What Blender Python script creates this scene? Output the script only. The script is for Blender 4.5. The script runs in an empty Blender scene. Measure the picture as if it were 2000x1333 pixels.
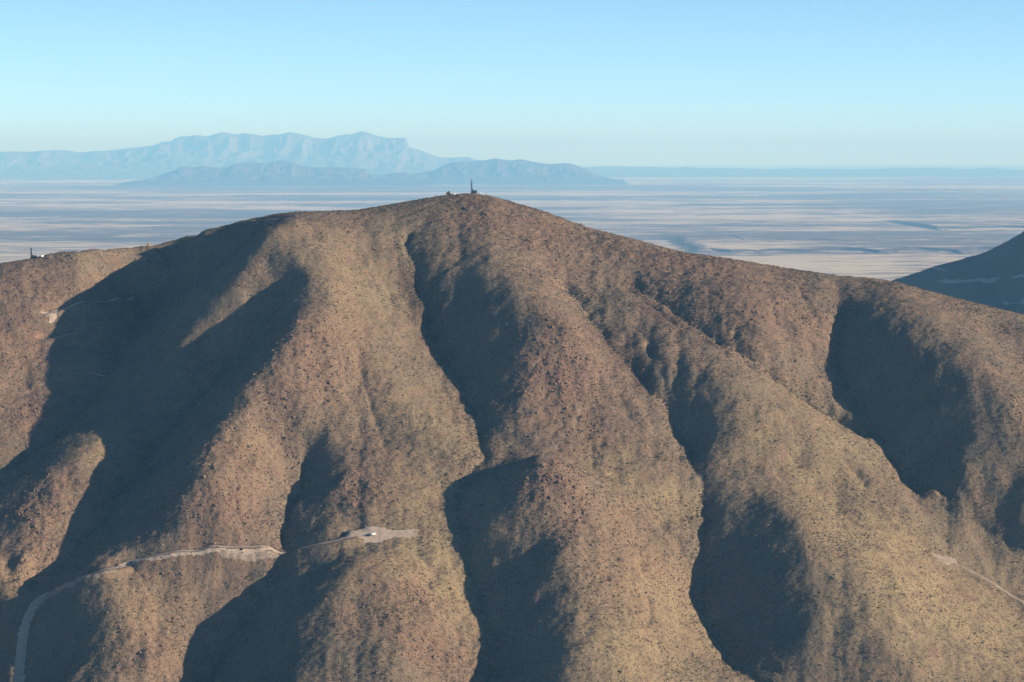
import bpy, math, random
import numpy as np

# ------------------------------------------------------------------ camera, sky, sun
scene = bpy.context.scene
COL = scene.collection
K = 0.000192                      # radians per photograph pixel (2000 px wide)
PITCH = (666.5 - 305.0) * K       # the lens looks slightly down
CAMZ = 480.0                      # metres above the basin floor

cam_data = bpy.data.cameras.new('camera')
cam_data.sensor_width = 36.0
cam_data.lens = 18.0 / (1000.0 * K)
cam_data.clip_start = 1.0
cam_data.clip_end = 400000.0
cam = bpy.data.objects.new('camera', cam_data)
cam.location = (0, 0, CAMZ)
cam.rotation_euler = (math.pi / 2 - PITCH, 0, 0)
COL.objects.link(cam)
scene.camera = cam

SUN_EL = math.radians(18.71)
SUN_BACK = math.radians(14.30)     # sun stands to the right and a little behind the camera
sun_vec = np.array([math.cos(SUN_EL) * math.cos(SUN_BACK), -math.cos(SUN_EL) * math.sin(SUN_BACK), math.sin(SUN_EL)])

world = bpy.data.worlds.new('World')
scene.world = world
world.use_nodes = True
wn = world.node_tree.nodes
wl = world.node_tree.links
wn.clear()
sky = wn.new('ShaderNodeTexSky')
sky.sky_type = 'NISHITA'
sky.sun_disc = False
sky.sun_elevation = SUN_EL
sky.sun_rotation = math.atan2(sun_vec[0], sun_vec[1])
sky.altitude = 1900
sky.air_density = 0.45
sky.dust_density = 0.0
sky.ozone_density = 1.5
bg = wn.new('ShaderNodeBackground')
bg.inputs['Strength'].default_value = 0.088
wo = wn.new('ShaderNodeOutputWorld')
tint = wn.new('ShaderNodeMix'); tint.data_type = 'RGBA'; tint.blend_type = 'MULTIPLY'     # the photograph's white balance
tint.inputs[0].default_value = 1.0
tint.inputs[7].default_value = (0.97, 1.14, 1.12, 1.0)
wl.new(sky.outputs[0], tint.inputs[6])
wl.new(tint.outputs[2], bg.inputs[0])
wl.new(bg.outputs[0], wo.inputs[0])

sun_data = bpy.data.lights.new('sun', 'SUN')
sun_data.energy = 5.0
sun_data.angle = math.radians(0.5)
sun_data.color = (1.0, 0.84, 0.67)
sun = bpy.data.objects.new('sun', sun_data)
from mathutils import Vector
sun.rotation_euler = Vector(sun_vec).to_track_quat('Z', 'Y').to_euler()
sun.location = (500, 0, 1200)
COL.objects.link(sun)

vs = scene.view_settings
vs.view_transform = 'Standard'
vs.look = 'None'
vs.exposure = 0.9
vs.gamma = 1.0
vs.use_curve_mapping = False

scene.cycles.volume_bounces = 2
scene.cycles.diffuse_bounces = 2

# ------------------------------------------------------------------ numeric helpers
cp, sp = math.cos(PITCH), math.sin(PITCH)


def ray(px, py):
    """slope form of the line of sight through a photograph pixel: x = u*y, z = CAMZ + m*y"""
    a = (np.asarray(px, float) - 1000.0) * K
    b = (666.5 - np.asarray(py, float)) * K
    dy = cp + b * sp
    return a / dy, (-sp + b * cp) / dy


def hash2(ix, iy, seed):
    h = (ix.astype(np.int64) * 374761393 + iy.astype(np.int64) * 668265263 + seed * 974634777) & 0xFFFFFFFF
    h = ((h ^ (h >> 13)) * 1274126177) & 0xFFFFFFFF
    h = ((h ^ (h >> 16)) * 2246822519) & 0xFFFFFFFF
    return ((h ^ (h >> 15)) & 0xFFFFFF) / float(0xFFFFFF)


def noise(x, y, seed=0):
    xi, yi = np.floor(x), np.floor(y)
    fx, fy = x - xi, y - yi
    sx = fx * fx * fx * (fx * (fx * 6 - 15) + 10)
    sy = fy * fy * fy * (fy * (fy * 6 - 15) + 10)
    def g(ox, oy):
        a = hash2(xi + ox, yi + oy, seed) * 2 * np.pi
        return np.cos(a) * (fx - ox) + np.sin(a) * (fy - oy)
    n0 = g(0, 0) * (1 - sx) + g(1, 0) * sx
    n1 = g(0, 1) * (1 - sx) + g(1, 1) * sx
    return (n0 * (1 - sy) + n1 * sy) * 1.5


def fbm(x, y, octaves=4, seed=0, gain=0.5):
    v, a = 0.0, 1.0
    for i in range(octaves):
        v = v + a * noise(x, y, seed + i * 17)
        x, y, a = x * 2.03 + 3.7, y * 2.03 + 1.3, a * gain
    return v


def smooth(a, b, t):
    t = np.clip((t - a) / (b - a), 0, 1)
    return t * t * (3 - 2 * t)


# ------------------------------------------------------------------ the mountain: crest and gully lines
SKY = [(-500, 640, 2060), (-300, 590, 2110), (-100, 545, 2140), (0, 515, 2155), (60, 505, 2165), (120, 493, 2175), (180, 487, 2185), (250, 486, 2195), (300, 480, 2200), (400, 452, 2190), (480, 430, 2180), (540, 418, 2172), (580, 414, 2168), (640, 413, 2170), (700, 410, 2180), (800, 393, 2190), (870, 381, 2195), (920, 378, 2195), (960, 383, 2190), (1060, 412, 2180), (1150, 445, 2170), (1230, 465, 2160), (1330, 492, 2150), (1430, 506, 2140), (1550, 526, 2130), (1640, 539, 2125), (1700, 543, 2118), (1750, 551, 2112), (1850, 578, 2100), (2000, 615, 2075), (2150, 655, 2045), (2350, 710, 2000), (2600, 780, 1930)]
s_px = np.array([s[0] for s in SKY]); s_py = np.array([s[1] for s in SKY]); s_y = np.array([s[2] for s in SKY], float)
s_u, s_m = ray(s_px, s_py)
s_z = CAMZ + s_m * s_y


def base_z(u, y):
    ys = np.interp(u, s_u, s_y)
    zs = np.interp(u, s_u, s_z)
    t = ys - y
    front = 0.56 * (np.sqrt(np.clip(t, 0, None) ** 2 + 70.0 ** 2) - 70.0)
    front = np.where(front > 150, 150 + (front - 150) * 0.93, front)
    back = 0.50 * (np.sqrt(np.clip(-t, 0, None) ** 2 + 90.0 ** 2) - 90.0)
    return zs - np.where(t > 0, front, back)


LINES = dict(
    left_ridge=[(-150, 600, -5.2), (-200, 750, -1.8), (-250, 900, 1.4), (-300, 1050, 7.5), (-350, 1250, 18.5)],
    g0=[(330, 520, -45.4), (290, 600, -48.1), (220, 700, -34.2), (160, 790, -34.8), (90, 860, -32.5), (20, 905, -31.4), (-70, 950, -30.5), (-170, 1010, -26.2)],
    a=[(520, 465, 25.1), (450, 560, 16.2), (400, 620, 10.8), (350, 680, 4.7), (280, 770, -5.6), (215, 845, -1.3), (150, 895, 3.9), (95, 935, -0.3), (80, 1010, 0.4), (50, 1060, 4.8), (0, 1090, -4.3)],
    g1=[(560, 560, 3.7), (510, 640, -12.9), (440, 710, -17.8), (380, 770, -13.1), (310, 860, -5.4), (250, 940, -0.8), (190, 1010, -4.8), (140, 1080, -10.2), (60, 1140, -21.2), (-40, 1190, -27.4), (-140, 1250, -41)],
    b=[(582, 430, 18.7), (600, 500, 14), (606, 590, 16), (560, 670, 19.8), (490, 750, 25.1), (440, 840, 27), (418, 920, 29.1), (405, 1000, 26), (370, 1035, 22.3), (310, 1010, 30)],
    f=[(520, 1078, -11.9), (400, 1070, 4), (300, 1083, 22.5), (250, 1095, 17.9), (190, 1112, 18.3), (200, 1180, 12.8), (215, 1260, 5.2), (240, 1333, 4.1), (270, 1420, -2.1), (300, 1520, -3.5)],
    fl=[(0, 1290, -34.1), (-60, 1400, -37.7)],
    g2=[(600, 900, -13.7), (575, 960, -19.8), (555, 1040, -20.1), (540, 1100, -21.4), (500, 1170, -26.6), (450, 1240, -26.9), (400, 1310, -23.4), (370, 1400, -19.5), (350, 1500, -15.4)],
    c1=[(640, 855, -3.4), (675, 920, -0.5), (695, 985, -3.2), (704, 1050, -8.7), (702, 1095, 3.2), (668, 1150, 2.3), (655, 1205, -1.8), (690, 1222, 0.8), (735, 1222, 1.6), (770, 1275, 6.5), (800, 1333, 5.3), (830, 1420, 0), (850, 1520, -2.4)],
    cm=[(700, 480, 4.8), (720, 600, -1.8), (760, 720, -1.2), (800, 850, -3.9), (810, 950, -3.7)],
    g3=[(795, 450, 2.4), (808, 510, -2.2), (822, 570, -11.3), (842, 650, -19.8), (885, 720, -22.1), (920, 780, -22.6), (938, 830, -16.4), (935, 890, -9), (905, 960, -11.2), (905, 1050, -13.2), (920, 1110, -21.2), (940, 1170, -23.5), (965, 1230, -21.9), (955, 1290, -24.2), (940, 1350, -23.8), (930, 1430, -19.2), (925, 1520, -14.8)],
    d=[(900, 410, -3.6), (930, 470, 0), (985, 545, 8.4), (1030, 600, 14.8), (1052, 650, 14.2), (1050, 710, 7.1), (1030, 770, -0.8), (1005, 830, -6.3), (1000, 862, -10.8)],
    dome=[(1070, 888, 27.1), (1055, 940, 20.7), (1045, 1000, 11.9), (1075, 1028, 9.5), (1105, 1065, 17.4), (1118, 1130, 15.5), (1130, 1200, 15.9), (1140, 1270, 21.2), (1150, 1350, 15.6), (1160, 1430, 11.2), (1170, 1520, 10.1)],
    domel=[(960, 905, -11.1), (910, 935, -1.5)],
    domer=[(1130, 905, -0.6), (1200, 930, 2.4), (1270, 965, 1.4), (1330, 1005, -3.1)],
    g4=[(1110, 560, -6), (1180, 640, -0.9), (1240, 720, 1.4), (1300, 785, 0.2), (1345, 850, -3.9), (1365, 920, 0.1), (1374, 1000, -4.6), (1370, 1080, -12.1), (1365, 1150, -19), (1395, 1220, -20.4), (1440, 1290, -12.2), (1500, 1345, -0.7), (1560, 1420, -6), (1620, 1520, -7.5)],
    hl=[(1405, 740, 15.3), (1440, 800, 12.7), (1455, 850, 7.9), (1440, 910, -0.4), (1460, 950, -1.4), (1515, 975, 12.6), (1545, 1030, 17.1), (1575, 1090, 19.2), (1600, 1160, 18.2), (1630, 1230, 16.3), (1660, 1300, 8.4), (1690, 1400, -0.7), (1720, 1500, -7)],
    h=[(1060, 440, -3.7), (1130, 490, -3.1), (1200, 540, -2.5), (1310, 612, 1.8), (1400, 672, 6.3), (1500, 745, 4.6), (1600, 812, -3.7), (1680, 858, -13.8), (1735, 900, -21), (1768, 940, -22)],
    g5=[(1230, 545, -2.9), (1320, 600, 3.1), (1420, 668, 2.9), (1520, 733, -6.9), (1620, 800, -19.2), (1690, 845, -25.9)],
    h2=[(1330, 510, 5.9), (1450, 560, 11.7), (1560, 640, 0.6), (1600, 720, -15.5)],
    g6=[(1640, 600, -0.1), (1640, 680, -8.4), (1655, 750, -17.1), (1705, 830, -24.4), (1750, 900, -24.5), (1795, 950, -24), (1860, 1000, -29.8), (1930, 1040, -25.6), (2000, 1080, -28.4), (2100, 1140, -39.4), (2250, 1230, -56.4)],
    i=[(1690, 550, -0.4), (1750, 600, 10.9), (1810, 650, 17.4), (1860, 700, 20.5), (1890, 760, 17), (1890, 830, 7.4), (1865, 900, 5.5), (1830, 945, -10)],
    ir=[(1950, 640, 1.3), (2030, 720, 5.5), (2050, 850, 7.5), (2050, 950, -3.3), (2200, 900, -18.8)],
    hlow=[(1600, 870, -0.1), (1700, 960, -11.5), (1800, 1060, -17.9), (1900, 1150, -21.3), (2000, 1240, -20.6), (2120, 1340, -15), (2250, 1450, -5.2)],
    free=[(60, 600, -16.8), (40, 750, -43.8), (150, 560, -33.3), (660, 600, 10.7), (700, 720, 3.8), (640, 790, -1.8), (760, 560, -9.7), (560, 860, -5.6), (480, 980, 4.3), (850, 860, -4.9), (800, 1040, -10), (780, 1120, -1.1), (840, 1200, -6.4), (1120, 640, 21.1), (1180, 760, 2.8), (1250, 860, 0.9), (1150, 800, -0.5), (1220, 1010, 4.5), (1260, 1120, 5.2), (1240, 1250, 13), (1180, 1010, 12.6), (1500, 830, 9.1), (1560, 900, -3.1), (1620, 980, -6), (1700, 1080, 10.5), (1760, 1180, 12.6), (1840, 1260, 6.4), (1900, 1060, -26.1), (1820, 1000, -23.3), (1950, 1200, -22.3), (1560, 760, -13), (1380, 560, 10.1), (1500, 640, 6.4), (1960, 760, 19), (300, 1180, 12), (310, 1280, 10.5), (60, 1230, -17.9), (120, 1290, -18), (20, 1130, -20.9), (300, 940, 18.5), (330, 880, -7), (1300, 690, 11.2), (1350, 720, 13.3)],
)


def solve_on_base(px, py, h):
    """distance at which the sight line meets the base slope raised by h metres"""
    u, m = ray(px, py)
    ys = np.interp(u, s_u, s_y)
    yy = np.arange(1000.0, ys + 150.0, 1.0)
    f = CAMZ + m * yy - base_z(u, yy) - h
    k = np.argmax(f < 0) if (f < 0).any() else int(np.argmin(f))
    return u, yy[k], CAMZ + m * yy[k]


cpts = []
for name, pts in LINES.items():
    P = []
    for (px, py, h) in pts:
        u, y, z = solve_on_base(px, py, h)
        P.append((u * y, y, z - base_z(u, y)))
    P = np.array(P)
    if name == 'free':
        cpts.extend(P)
        continue
    for a, b in zip(P[:-1], P[1:]):
        n = max(1, int(np.hypot(*(b - a)[:2]) / 22.0))
        for t in range(n):
            cpts.append(a + (b - a) * t / n)
    cpts.append(P[-1])
for u, y in zip(s_u, s_y):
    cpts.append((u * y, y, 0.0)); cpts.append((u * (y + 150), y + 150, 0.0))
for px in range(-500, 2700, 200):
    u, _ = ray(px, 800)
    for y in (1050, 1180):
        cpts.append((u * y, y, 0.0))
cpts = np.array(cpts)
CC = 6.5
R2 = (cpts[:, None, 0] - cpts[None, :, 0]) ** 2 + (cpts[:, None, 1] - cpts[None, :, 1]) ** 2
A = -np.sqrt(R2 + CC * CC)
n = len(cpts)
M = np.zeros((n + 1, n + 1))
M[:n, :n] = A + np.eye(n) * 2.0
M[:n, n] = 1; M[n, :n] = 1
w = np.linalg.solve(M, np.append(cpts[:, 2], 0.0))


def relief(x, y):
    out = np.full(x.shape, w[n])
    for i in range(n):
        out -= w[i] * np.sqrt((x - cpts[i, 0]) ** 2 + (y - cpts[i, 1]) ** 2 + CC * CC)
    return out


# coarse relief on a fan of (u, y), refined below
CU = np.linspace(-0.33, 0.33, 300)
CY = np.linspace(1050, 2450, 360)
cu, cy = np.meshgrid(CU, CY)
rel = relief(cu * cy, cy)
fade = smooth(2430, 2280, cy)
rel = rel * fade
COARSE = base_z(cu, cy) + rel


def bilin(G, u, y):
    fu = np.clip((u - CU[0]) / (CU[1] - CU[0]), 0, len(CU) - 1.001)
    fy = np.clip((y - CY[0]) / (CY[1] - CY[0]), 0, len(CY) - 1.001)
    iu, iy = fu.astype(int), fy.astype(int)
    fu, fy = fu - iu, fy - iy
    fu = fu; fy = fy
    return (G[iy, iu] * (1 - fu) + G[iy, iu + 1] * fu) * (1 - fy) + (G[iy + 1, iu] * (1 - fu) + G[iy + 1, iu + 1] * fu) * fy


def grid_mesh(name, X, Y, Z):
    r, c = X.shape
    me = bpy.data.meshes.new(name)
    me.vertices.add(r * c)
    me.vertices.foreach_set('co', np.stack([X, Y, Z], -1).astype(np.float32).ravel())
    idx = np.arange(r * c).reshape(r, c)
    q = np.stack([idx[:-1, :-1], idx[:-1, 1:], idx[1:, 1:], idx[1:, :-1]], -1).reshape(-1, 4)
    me.loops.add(q.size)
    me.loops.foreach_set('vertex_index', q.ravel().astype(np.int32))
    me.polygons.add(len(q))
    me.polygons.foreach_set('loop_start', (np.arange(len(q)) * 4).astype(np.int32))
    me.polygons.foreach_set('use_smooth', np.ones(len(q), bool))
    me.update(calc_edges=True)
    return me


# ------------------------------------------------------------------ fine surface of the mountain
NU = 860
FU = np.linspace(-0.29, 0.29, NU)
FY = np.concatenate([np.linspace(1080, 1480, 90, endpoint=False), np.linspace(1480, 2260, 640, endpoint=False), np.linspace(2260, 3300, 70)])
fu, fy = np.meshgrid(FU, FY)
fx = fu * fy
wx = fx + 3 * noise(fx / 38, fy / 38, 5) + 1.5 * noise(fx / 15, fy / 15, 6)
wy = fy + 3 * noise(fx / 38, fy / 38, 7) + 1.5 * noise(fx / 15, fy / 15, 8)
H = np.where(fy < 2400, bilin(COARSE, wx / wy, np.clip(wy, 1050, 2440)), base_z(fu, fy))
H0 = H.copy()


def hit(px, py):
    """world point where the sight line of a photograph pixel meets the mountain"""
    u, m_ = ray(px, py)
    f = (u - FU[0]) / (FU[1] - FU[0]); i = int(f); f -= i
    col = H[:, i] * (1 - f) + H[:, i + 1] * f
    sl = (col - CAMZ) / FY
    g = sl >= m_
    if not g.any():
        k = int(np.argmax(sl)); y = FY[k]; return np.array([u * y, y, col[k]])
    k = max(1, int(np.argmax(g)))
    t = (m_ - sl[k - 1]) / (sl[k] - sl[k - 1] + 1e-12)
    y = FY[k - 1] + (FY[k] - FY[k - 1]) * min(max(t, 0), 1)
    return np.array([u * y, y, CAMZ + m_ * y])


def surf(x, y):
    x = np.asarray(x, float); y = np.asarray(y, float)
    f = np.clip((x / y - FU[0]) / (FU[1] - FU[0]), 0, NU - 1.001); iu = f.astype(int); f = f - iu
    g = np.clip(np.interp(y, FY, np.arange(len(FY))), 0, len(FY) - 1.001); iy = g.astype(int); g = g - iy
    return (H[iy, iu] * (1 - f) + H[iy, iu + 1] * f) * (1 - g) + (H[iy + 1, iu] * (1 - f) + H[iy + 1, iu + 1] * f) * g


def blob(pts):
    """soft patches on the ground: (px, py, radius in metres, strength)"""
    out = np.zeros_like(fx)
    for px, py, r, s in pts:
        c = hit(px, py)
        d2 = (fx - c[0]) ** 2 + ((fy - c[1]) * 0.8) ** 2
        out = np.maximum(out, s * np.exp(-d2 / (r * r)))
    return out


# what covers the ground: rocky red talus, yellow grass, dark scree
ROCKY = blob([(1080, 930, 26, 1), (1120, 980, 26, .9), (1110, 660, 30, .9), (1090, 740, 35, 1), (1130, 820, 35, .7), (620, 700, 45, .8), (540, 760, 40, .7),
              (460, 900, 30, .8), (450, 980, 28, .9), (700, 950, 26, .8), (740, 900, 30, .5), (90, 980, 26, 1), (80, 1060, 26, .9), (310, 1010, 14, 1),
              (800, 1180, 30, .6), (840, 1260, 30, .7), (1180, 1100, 40, .5), (1230, 1060, 35, .6), (60, 560, 40, .6), (30, 680, 45, .7), (60, 800, 40, .7),
              (960, 420, 40, .6), (1080, 470, 45, .7), (1160, 470, 45, .6), (1350, 510, 60, .6), (1500, 600, 50, .5), (280, 1260, 26, .6), (330, 1150, 30, .5),
              (430, 1000, 25, .9), (1060, 840, 25, .5), (870, 690, 20, .4)])
GRASS = blob([(1700, 1050, 60, 1), (1800, 1160, 70, 1), (1900, 1220, 70, 1), (1600, 950, 50, .8), (1500, 860, 40, .6), (1300, 1180, 55, .8), (1250, 1280, 55, .9),
              (1200, 920, 25, 1), (1300, 970, 25, .8), (840, 960, 40, .8), (820, 1090, 50, .9), (880, 1160, 40, .9), (900, 1060, 30, .8), (700, 560, 60, .5), (680, 660, 50, .4),
              (760, 780, 50, .5), (850, 830, 40, .7), (480, 870, 25, .7), (270, 1180, 30, .7), (250, 1240, 30, .5), (190, 870, 20, .7), (60, 1120, 40, .6), (1950, 1000, 60, .3), (1560, 780, 30, .6), (1640, 860, 30, .7)])
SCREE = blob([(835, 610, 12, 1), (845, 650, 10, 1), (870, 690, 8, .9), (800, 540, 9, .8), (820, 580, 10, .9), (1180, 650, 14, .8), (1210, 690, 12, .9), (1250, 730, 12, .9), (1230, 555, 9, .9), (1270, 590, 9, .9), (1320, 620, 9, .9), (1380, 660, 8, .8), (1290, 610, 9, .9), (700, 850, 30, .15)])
RILL = blob([(1300, 720, 30, 1), (1260, 660, 26, .8), (1340, 780, 22, 1), (1360, 860, 16, 1), (1440, 650, 24, .9), (1500, 700, 24, .8), (800, 520, 26, 1), (860, 480, 30, .6), (860, 550, 25, .8),
             (1700, 760, 40, .6), (1780, 860, 40, .6), (450, 740, 40, .6), (350, 820, 40, .5), (1640, 660, 20, .9), (1380, 560, 40, .5), (1380, 950, 14, .8)])


def drainage():
    """rain run-off traced down the slope: gullies deepen where water gathers"""
    nu, ny = 400, 390
    GU = np.linspace(-.27, .27, nu); GY = np.linspace(1440, 2250, ny)
    gu, gy = np.meshgrid(GU, GY); gx = gu * gy
    z = bilin(COARSE, gu, gy) + 1.6 * fbm(gx / 26, gy / 26, 3, 51) + .5 * noise(gx / 8, gy / 8, 52)
    zf = z.ravel(); acc = np.ones(nu * ny)
    nb = [(-1, 0), (1, 0), (0, -1), (0, 1), (-1, -1), (-1, 1), (1, -1), (1, 1)]
    dx, dy = (GU[1] - GU[0]) * 1850, GY[1] - GY[0]
    drops = []
    pad_ = np.pad(z, 1, constant_values=1e9)
    for a, c in nb:
        d = math.hypot(a * dy, c * dx)
        drops.append((z - pad_[1 + a:1 + a + ny, 1 + c:1 + c + nu]) / d)
    drops = np.array(drops); pick = drops.argmax(0).ravel(); good = (drops.max(0) > 0).ravel()
    off = np.array([a * nu + c for a, c in nb])
    order = np.argsort(-zf)
    acc = acc.tolist(); pk = off[pick].tolist(); gd = good.tolist()
    for q in order.tolist():
        if gd[q]:
            acc[q + pk[q]] += acc[q]
    A_ = np.clip(np.log2(np.array(acc).reshape(ny, nu) / 5.0), 0, 8)
    for _ in range(2):
        A_ = (np.roll(A_, 1, 0) + np.roll(A_, -1, 0) + np.roll(A_, 1, 1) + np.roll(A_, -1, 1) + 3 * A_) / 7
    f = np.clip((fu - GU[0]) / (GU[1] - GU[0]), 0, nu - 1.001); g = np.clip((fy - GY[0]) / (GY[1] - GY[0]), 0, ny - 1.001)
    iu, iy = f.astype(int), g.astype(int); f, g = f - iu, g - iy
    return (A_[iy, iu] * (1 - f) + A_[iy, iu + 1] * f) * (1 - g) + (A_[iy + 1, iu] * (1 - f) + A_[iy + 1, iu + 1] * f) * g


def line_distance(names, reach=40.0):
    D = np.full(fx.shape, 1e9)
    for nm in names:
        Q = []
        for (px, py, h) in LINES[nm]:
            u, y_, z_ = solve_on_base(px, py, h)
            Q.append((u * y_, y_))
        Q = np.array(Q)
        for a, c in zip(Q[:-1], Q[1:]):
            m_ = max(2, int(np.hypot(*(c - a)) / 3))
            for t_ in np.linspace(0, 1, m_, endpoint=False):
                x_, y_ = a + (c - a) * t_
                x_ += 5 * float(noise(np.array(x_ / 30), np.array(y_ / 30), 611)) + 2.5 * float(noise(np.array(x_ / 9), np.array(y_ / 9), 613))
                i0, i1 = np.searchsorted(FY, [y_ - reach, y_ + reach]); j0, j1 = np.searchsorted(FU, [(x_ - reach) / y_, (x_ + reach) / y_])
                sl = (slice(i0, i1), slice(j0, j1))
                D[sl] = np.minimum(D[sl], np.hypot(fx[sl] - x_, fy[sl] - y_))
    return D


GULLY = np.exp(-line_distance(['g0', 'g1', 'g2', 'g3', 'g4', 'g5', 'g6']) / 6.5) * (1 - .6 * smooth(.155, .185, fu))
FLOW = drainage()
RILLS = [[(1255, 650), (1290, 720), (1312, 780), (1328, 822)], [(1310, 700), (1326, 760), (1345, 835)], [(1360, 720), (1352, 800), (1358, 860), (1372, 920)], [(1398, 625), (1418, 690)],
         [(1432, 640), (1452, 700), (1475, 725)], [(1490, 665), (1512, 735)], [(1225, 560), (1290, 605), (1360, 650), (1420, 690)], [(798, 490), (806, 530), (824, 575)], [(835, 500), (845, 560), (840, 610)],
         [(1745, 690), (1700, 760), (1690, 800)], [(1800, 760), (1745, 850)], [(1860, 830), (1790, 905)], [(560, 600), (500, 680), (430, 760), (370, 830)], [(500, 600), (430, 680), (340, 790)],
         [(540, 1140), (500, 1190), (450, 1250), (410, 1310)], [(600, 1150), (560, 1230), (530, 1320)], [(270, 590), (250, 680), (200, 760)], [(350, 560), (310, 650), (260, 740)],
         [(1800, 965), (1860, 1002), (1920, 1030), (1980, 1065), (2030, 1092)], [(1500, 1300), (1540, 1330), (1580, 1360)], [(900, 640), (880, 680)], [(990, 640), (960, 720), (940, 790)],
         [(700, 700), (720, 790), (760, 880)], [(1170, 700), (1220, 800), (1290, 900)], [(1650, 900), (1740, 1000), (1850, 1060)], [(1560, 560), (1600, 640), (1635, 700)], [(1240, 1060), (1260, 1160), (1290, 1280)], [(820, 1080), (850, 1180), (900, 1260)]]


def hit_fan(px, py):
    u, m_ = ray(px, py)
    col = np.array([bilin(COARSE, np.array(u), np.array(q)) for q in CY])
    sl = (col - CAMZ) / CY
    k = int(np.argmax(sl >= m_)) if (sl >= m_).any() else int(np.argmax(sl))
    return u * CY[k], CY[k]


def rill_distance():
    D = np.full(fx.shape, 1e9)
    for pix in RILLS:
        Q = np.array([hit_fan(*q) for q in pix])
        for a, c in zip(Q[:-1], Q[1:]):
            for t_ in np.linspace(0, 1, max(2, int(np.hypot(*(c - a)) / 2)), endpoint=False):
                x_, y_ = a + (c - a) * t_
                x_ += 3.5 * float(noise(np.array(x_ / 16), np.array(y_ / 16), 621)) + 1.5 * float(noise(np.array(x_ / 6), np.array(y_ / 6), 623))
                i0, i1 = np.searchsorted(FY, [y_ - 14, y_ + 14]); j0, j1 = np.searchsorted(FU, [(x_ - 14) / y_, (x_ + 14) / y_])
                D[i0:i1, j0:j1] = np.minimum(D[i0:i1, j0:j1], np.hypot(fx[i0:i1, j0:j1] - x_, fy[i0:i1, j0:j1] - y_))
    return D


H = H - 2.4 * np.exp(-rill_distance() / 3.0) * np.clip(.75 + .9 * noise(fx / 20, fy / 20, 631), .2, 1.4)
fine = smooth(2240, 2180, fy)
H = H - FLOW * (0.21 + 0.28 * RILL) * fine - 6.0 * GULLY * fine
H = H + (0.9 * fbm(fx / 60, fy / 60, 3, 21) + 0.5 * fbm(fx / 10, fy / 10, 2, 31) * (0.6 + 0.9 * ROCKY)) + 0.62 * noise(fx / 3.4, fy / 3.4, 41) * (0.6 + .8 * ROCKY) + 0.9 * noise(fx / 7.5, fy / 7.5, 43) * (.35 + .5 * ROCKY)

# settle the crest on the surveyed skyline, column by column
sl_ = (H - CAMZ) / FY[:, None]
kc = np.argmax(sl_, axis=0)
err = np.interp(FU, s_u, s_m) - sl_.max(axis=0)
ker = np.hanning(19); ker /= ker.sum()
err = np.convolve(np.pad(err, 9, mode='edge'), ker, mode='valid')
yc = np.convolve(np.pad(FY[kc], 9, mode='edge'), ker, mode='valid')
H = H + (err * yc)[None, :] * np.exp(-((fy - yc[None, :]) / 110.0) ** 2)

# ------------------------------------------------------------------ tracks cut into the slope
ROADS = {
    'valley_track': ([(40, 1348), (37, 1310), (41, 1270), (46, 1232), (58, 1197), (78, 1168), (104, 1149), (138, 1135), (185, 1122), (222, 1111), (250, 1103)], 6.4),
    'bench_track': ([(240, 1101), (262, 1094), (300, 1086), (350, 1076), (400, 1071), (460, 1072), (540, 1075), (600, 1070), (650, 1061), (695, 1047)], 8.0),
    'ridge_track': ([(1816, 1079), (1838, 1088), (1862, 1101), (1885, 1111), (1912, 1124), (1938, 1139), (1962, 1155), (1990, 1172), (2030, 1194)], 3.6),
    'shoulder_track': ([(495, 431), (530, 429), (560, 427.5), (588, 424)], 5.0),
    'upper_switchback': ([(100, 609), (140, 600), (180, 592), (225, 584), (262, 577)], 5.6),
    'middle_switchback': ([(90, 664), (125, 657), (165, 648), (210, 652), (250, 662)], 5.4),
    'lower_switchback': ([(118, 733), (150, 731), (190, 729), (235, 726)], 5.0),
    'knoll_track': ([(170, 490), (215, 492), (262, 497), (300, 506), (345, 519)], 5.0),
}
road_pts = {}
best = np.full(H.shape, 1e9); bestz = np.zeros(H.shape); bestw = np.zeros(H.shape)
for nm, (pix, wid) in ROADS.items():
    P = np.array([hit(a, b) for a, b in pix])
    for _ in range(2):                                  # corner cutting keeps the track smooth
        Q = [P[0]]
        for a, b in zip(P[:-1], P[1:]):
            Q += [a * .75 + b * .25, a * .25 + b * .75]
        P = np.array(Q + [P[-1]])
    seg = np.concatenate([[0], np.cumsum(np.hypot(np.diff(P[:, 0]), np.diff(P[:, 1])))])
    s_ = np.arange(0, seg[-1], 2.0)
    R = np.stack([np.interp(s_, seg, P[:, i]) for i in range(3)], -1)
    R[:, 2] = surf(R[:, 0], R[:, 1])
    for _ in range(6):
        R[1:-1, 2] = (R[:-2, 2] + R[2:, 2] + 2 * R[1:-1, 2]) / 4
    road_pts[nm] = (R, wid)


def carve(x, y, z, wid):
    global best, bestz, bestw
    iy0, iy1 = np.searchsorted(FY, y - 14), np.searchsorted(FY, y + 14)
    iu0, iu1 = np.searchsorted(FU, (x - 14) / y), np.searchsorted(FU, (x + 14) / y)
    sl = (slice(iy0, iy1), slice(iu0, iu1))
    d = np.hypot(fx[sl] - x, fy[sl] - y)
    b = d < best[sl]
    best[sl] = np.where(b, d, best[sl]); bestz[sl] = np.where(b, z, bestz[sl]); bestw[sl] = np.where(b, wid, bestw[sl])


for R, wid in road_pts.values():
    for t_ in np.arange(0, len(R) - 1, .25):
        i_ = int(t_); q_ = R[i_] + (R[i_ + 1] - R[i_]) * (t_ - i_)
        carve(q_[0], q_[1], q_[2], wid)
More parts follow.
